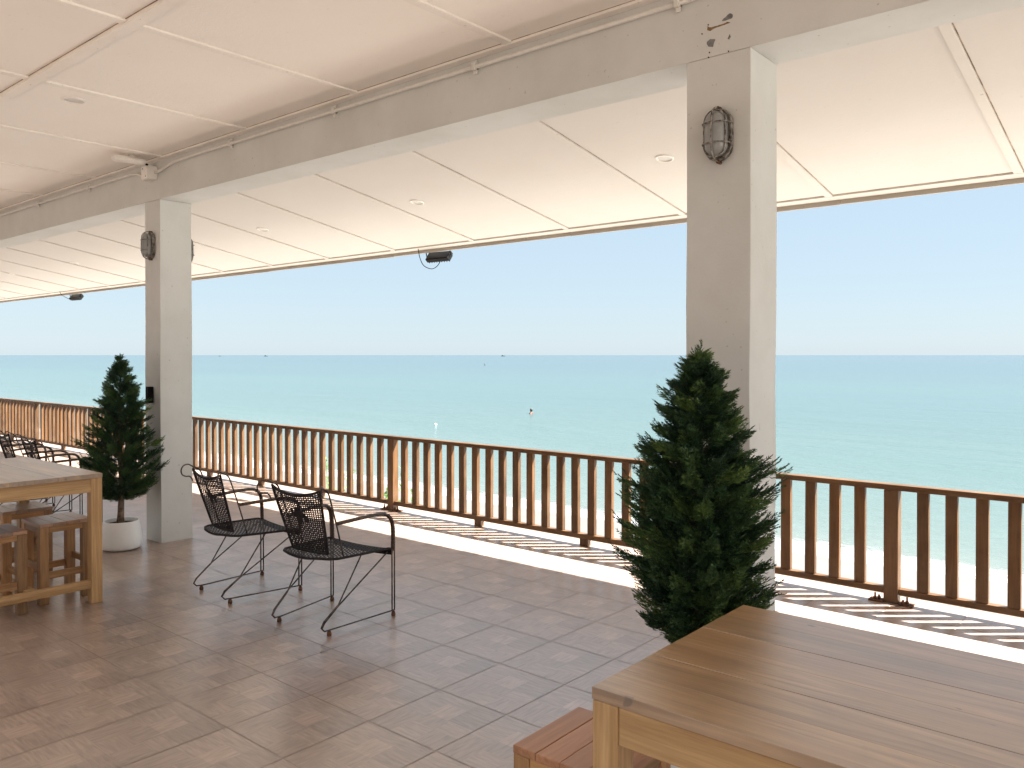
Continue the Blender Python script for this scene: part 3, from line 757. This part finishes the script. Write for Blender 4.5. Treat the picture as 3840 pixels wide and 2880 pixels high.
conifer(-6.52, 2.895, 'slender potted conifer with bare lower trunk in front of the slim pillar',
        [(.40, .09), (.48, .21), (.58, .27), (.80, .265), (.95, .22), (1.10, .185), (1.22, .125), (1.36, .075), (1.46, .03), (1.54, .005)], .42, 1.535, 210, 11)
conifer(-1.402, 2.70, 'tall bushy dark conifer in front of the wide pillar, behind the large table',
        [(.48, .07), (.55, .15), (.64, .20), (.80, .232), (.95, .235), (1.10, .22), (1.20, .16), (1.30, .115), (1.42, .075), (1.5, .035), (1.575, .005)], .50, 1.575, 300, 23)
def pot(x, y, label):
    t = empty('plant_pot', (x, y, 0), 0, label, 'pot', 'white plant pots')
    p = MB(); p.lathe([(.0005, .004), (.12, .004), (.142, .012), (.152, .030), (.154, .055), (.150, .10), (.140, .16), (.130, .222), (.127, .226), (.120, .224), (.118, .195), (.0005, .19)], seg=48); p.build('pot_body', 'pot', t)
    p = MB(); p.lathe([(.0005, .204), (.06, .201), (.1175, .197)], seg=32); p.build('soil', 'soil', t)
pot(-6.52, 2.895, 'white round pot holding the slender conifer in front of the slim pillar')
pot(-1.402, 2.70, 'white pot under the bushy conifer, hidden behind the large table')

# ------------------------------------------------------------------ plants just outside the railing
def shrub(x, y, z, h, n, seed, label):
    t = empty('beach_shrub', (x, y, z), 0, label, 'plant', 'green shoots beyond the railing'); r = random.Random(seed)
    st = MB(); lf = MB()
    for i in range(n):
        a = r.uniform(0, 2*pi); sp = r.uniform(.1, .45); hh = h*r.uniform(.7, 1.05)
        pts = [(r.uniform(-.05, .05), r.uniform(-.05, .05), 0), (cos(a)*sp*.4, sin(a)*sp*.3, hh*.5), (cos(a)*sp, sin(a)*sp*.5, hh)]
        sp_ = smooth_path(pts, 8); st.tube(sp_, .006, 5)
        for q in sp_[6:]:
            for k in range(3):
                d = Vector((r.uniform(-1, 1), r.uniform(-1, 1), r.uniform(-.3, .8))).normalized(); w = d.cross(Vector((r.uniform(-.3, .3), r.uniform(-.3, .3), 1))).normalized()
                ln = r.uniform(.06, .11); lf.add([q, q+d*ln*.5+w*ln*.22, q+d*ln, q+d*ln*.5-w*ln*.22], [(0,1,2,3)])
    st.build('stem', 'leafv', t); lf.build('foliage', 'leafv', t)
shrub(-7.95, 6.02, -2.13, 2.42, 7, 4, 'leafy green shoots seen through the railing, the left and taller clump')
shrub(-6.93, 6.02, -2.13, 2.30, 7, 9, 'leafy green shoots seen through the railing, the right clump next to the post')

# ------------------------------------------------------------------ things on the water
t = empty('buoy', (-38, 37, SEA_Z), 0, 'small white buoy floating on the turquoise sea', 'buoy')
p = MB(); p.lathe([(.0005, -.1), (.05, -.08), (.085, 0), (.09, .03), (.075, .075), (.04, .10), (.0005, .105)], seg=20); p.build('float', 'buoyw', t)
p = MB(); p.lathe([(.078, -.015), (.093, -.01), (.094, .012), (.08, .018)], seg=20); p.build('rope_band', 'rustfoot', t)
t = empty('marker_post', (-243, 267, SEA_Z), 0, 'dark upright marker standing far out in the sea', 'marker')
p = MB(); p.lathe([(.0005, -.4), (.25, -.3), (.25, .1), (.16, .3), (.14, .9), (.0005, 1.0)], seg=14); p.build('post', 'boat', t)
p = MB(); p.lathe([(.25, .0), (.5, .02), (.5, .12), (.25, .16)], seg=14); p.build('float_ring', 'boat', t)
def swimmer():
    me = bpy.data.meshes.new('person'); s = 1
    V = [(0,0,-.75), (0,0,-.45), (0,0,-.18), (0,0,.0), (0,0,.075), (0,.012,.17), (0,.012,.27), (-.18,0,-.01), (-.30,.05,-.20), (-.22,.28,-.26), (.18,0,-.01), (.30,.05,-.20), (.22,.28,-.26)]
    Ed = [(0,1), (1,2), (2,3), (3,4), (4,5), (5,6), (3,7), (7,8), (8,9), (3,10), (10,11), (11,12)]
    rad = [(.15,.10), (.14,.10), (.15,.11), (.13,.09), (.052,.052), (.085,.098), (.07,.08), (.058,.055), (.045,.045), (.035,.035), (.058,.055), (.045,.045), (.035,.035)]
    me.from_pydata([Vector(v)*s for v in V], Ed, []); o = bpy.data.objects.new('person', me); C.objects.link(o)
    o.location = (-39.5, 48.7, SEA_Z+.06); o.rotation_euler = (0, 0, R(120))
    k = o.modifiers.new('skin', 'SKIN')
    for v, q in zip(me.skin_vertices[0].data, rad): v.radius = q
    me.skin_vertices[0].data[0].use_root = True
    sb = o.modifiers.new('sub', 'SUBSURF'); sb.levels = 2; sb.render_levels = 2
    me.materials.append(M['skin'])
    tag(o, 'dark haired swimmer standing chest deep in the sea', 'person')
    p = MB(); p.lathe([(.092, .17), (.108, .22), (.105, .28), (.075, .345), (.0005, .365)], (0, -.006, 0), 16); p.build('hair', 'hair', o)
    p = MB(); p.lathe([(.17, -.32), (.185, -.2), (.20, -.08), (.185, .0), (.12, .055), (.062, .075)], (0, 0, 0), 20, fn=lambda x, y, z: (x*1.12, y*.78, z)); p.build('shirt', 'shirt', o)
swimmer()
def boat(x, y, L, rz, label):
    t = empty('fishing_boat', (x, y, SEA_Z), rz, label, 'boat', 'boats on the horizon')
    p = MB(); sec = []
    for i in range(9):
        f = i/8; w = .16*L*(1-(2*abs(f-.42))**2.4*.8); w = max(w, .02); z1 = .14*L*(.75+.5*(f-.5)**2*4*.4)
        sec.append([((f-.5)*L, -w, z1), ((f-.5)*L, -w*.5, -.05*L), ((f-.5)*L, w*.5, -.05*L), ((f-.5)*L, w, z1)])
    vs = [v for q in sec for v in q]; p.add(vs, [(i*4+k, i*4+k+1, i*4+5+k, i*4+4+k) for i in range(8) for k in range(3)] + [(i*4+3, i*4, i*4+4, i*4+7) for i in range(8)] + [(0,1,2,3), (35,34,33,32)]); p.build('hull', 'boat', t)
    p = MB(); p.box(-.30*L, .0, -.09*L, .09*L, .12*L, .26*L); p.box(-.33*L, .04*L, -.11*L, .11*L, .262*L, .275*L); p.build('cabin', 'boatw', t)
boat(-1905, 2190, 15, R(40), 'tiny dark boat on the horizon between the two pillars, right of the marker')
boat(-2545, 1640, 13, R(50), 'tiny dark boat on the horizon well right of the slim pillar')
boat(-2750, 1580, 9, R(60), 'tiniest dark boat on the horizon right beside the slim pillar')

# ------------------------------------------------------------------ camera
W2, F2, HZ, PIT = 2212., 1760., 767., R(.6)
cam = bpy.data.cameras.new('camera'); co = bpy.data.objects.new('camera', cam); C.objects.link(co)
cam.sensor_width = 36; cam.lens = F2/W2*36; cam.clip_start = .05; cam.clip_end = 100000
co.location = (0, 0, 1.53); co.rotation_euler = (R(90)-PIT, 0, R(40.4))
cam.shift_y = ((HZ + F2*math.tan(PIT)) - 829.5)/W2
S.camera = co

# ------------------------------------------------------------------ light
SUN = Vector((.635, .544, 1.0)).normalized()
elev = math.asin(SUN.z); az = math.atan2(SUN.x, SUN.y)
w = bpy.data.worlds.new('World'); S.world = w; w.use_nodes = True; nt = w.node_tree; nt.nodes.clear()
out = nt.nodes.new('ShaderNodeOutputWorld'); bg = nt.nodes.new('ShaderNodeBackground'); sk = nt.nodes.new('ShaderNodeTexSky')
sk.sky_type = 'NISHITA'; sk.sun_disc = False; sk.sun_elevation = elev; sk.sun_rotation = az
sk.altitude = 0; sk.air_density = 1.0; sk.dust_density = .3; sk.ozone_density = 2.0
bg.inputs[1].default_value = .05
dim = mix(nt, 1.0, sk.outputs[0], (.45, .45, .45, 1), 'MULTIPLY')
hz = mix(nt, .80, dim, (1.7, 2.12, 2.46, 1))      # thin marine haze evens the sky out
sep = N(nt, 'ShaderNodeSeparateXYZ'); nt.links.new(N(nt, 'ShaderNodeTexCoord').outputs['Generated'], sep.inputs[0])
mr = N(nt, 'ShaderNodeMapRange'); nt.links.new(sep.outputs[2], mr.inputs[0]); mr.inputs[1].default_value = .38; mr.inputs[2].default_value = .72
nt.links.new(mix(nt, mr.outputs[0], hz, (4.6, 4.9, 5.2, 1)), bg.inputs[0])  # overhead sky brightened, added to light the interior
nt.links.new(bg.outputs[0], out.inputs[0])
sl_ = bpy.data.lights.new('sun', 'SUN'); so = bpy.data.objects.new('sun', sl_); C.objects.link(so)
sl_.energy = 4.4; sl_.angle = R(.5); sl_.color = (1, .98, .94)
so.rotation_euler = (-SUN).to_track_quat('-Z', 'Y').to_euler(); so.location = (0, 0, 20)
S.view_settings.view_transform = 'Standard'; S.view_settings.look = 'None'; S.view_settings.gamma = 1
S.view_settings.exposure = 2.9
S.cycles.use_denoising = True; S.cycles.denoising_prefilter = 'ACCURATE'
S.cycles.max_bounces = 12; S.cycles.diffuse_bounces = 7; S.cycles.glossy_bounces = 4
S.cycles.sample_clamp_indirect = 8
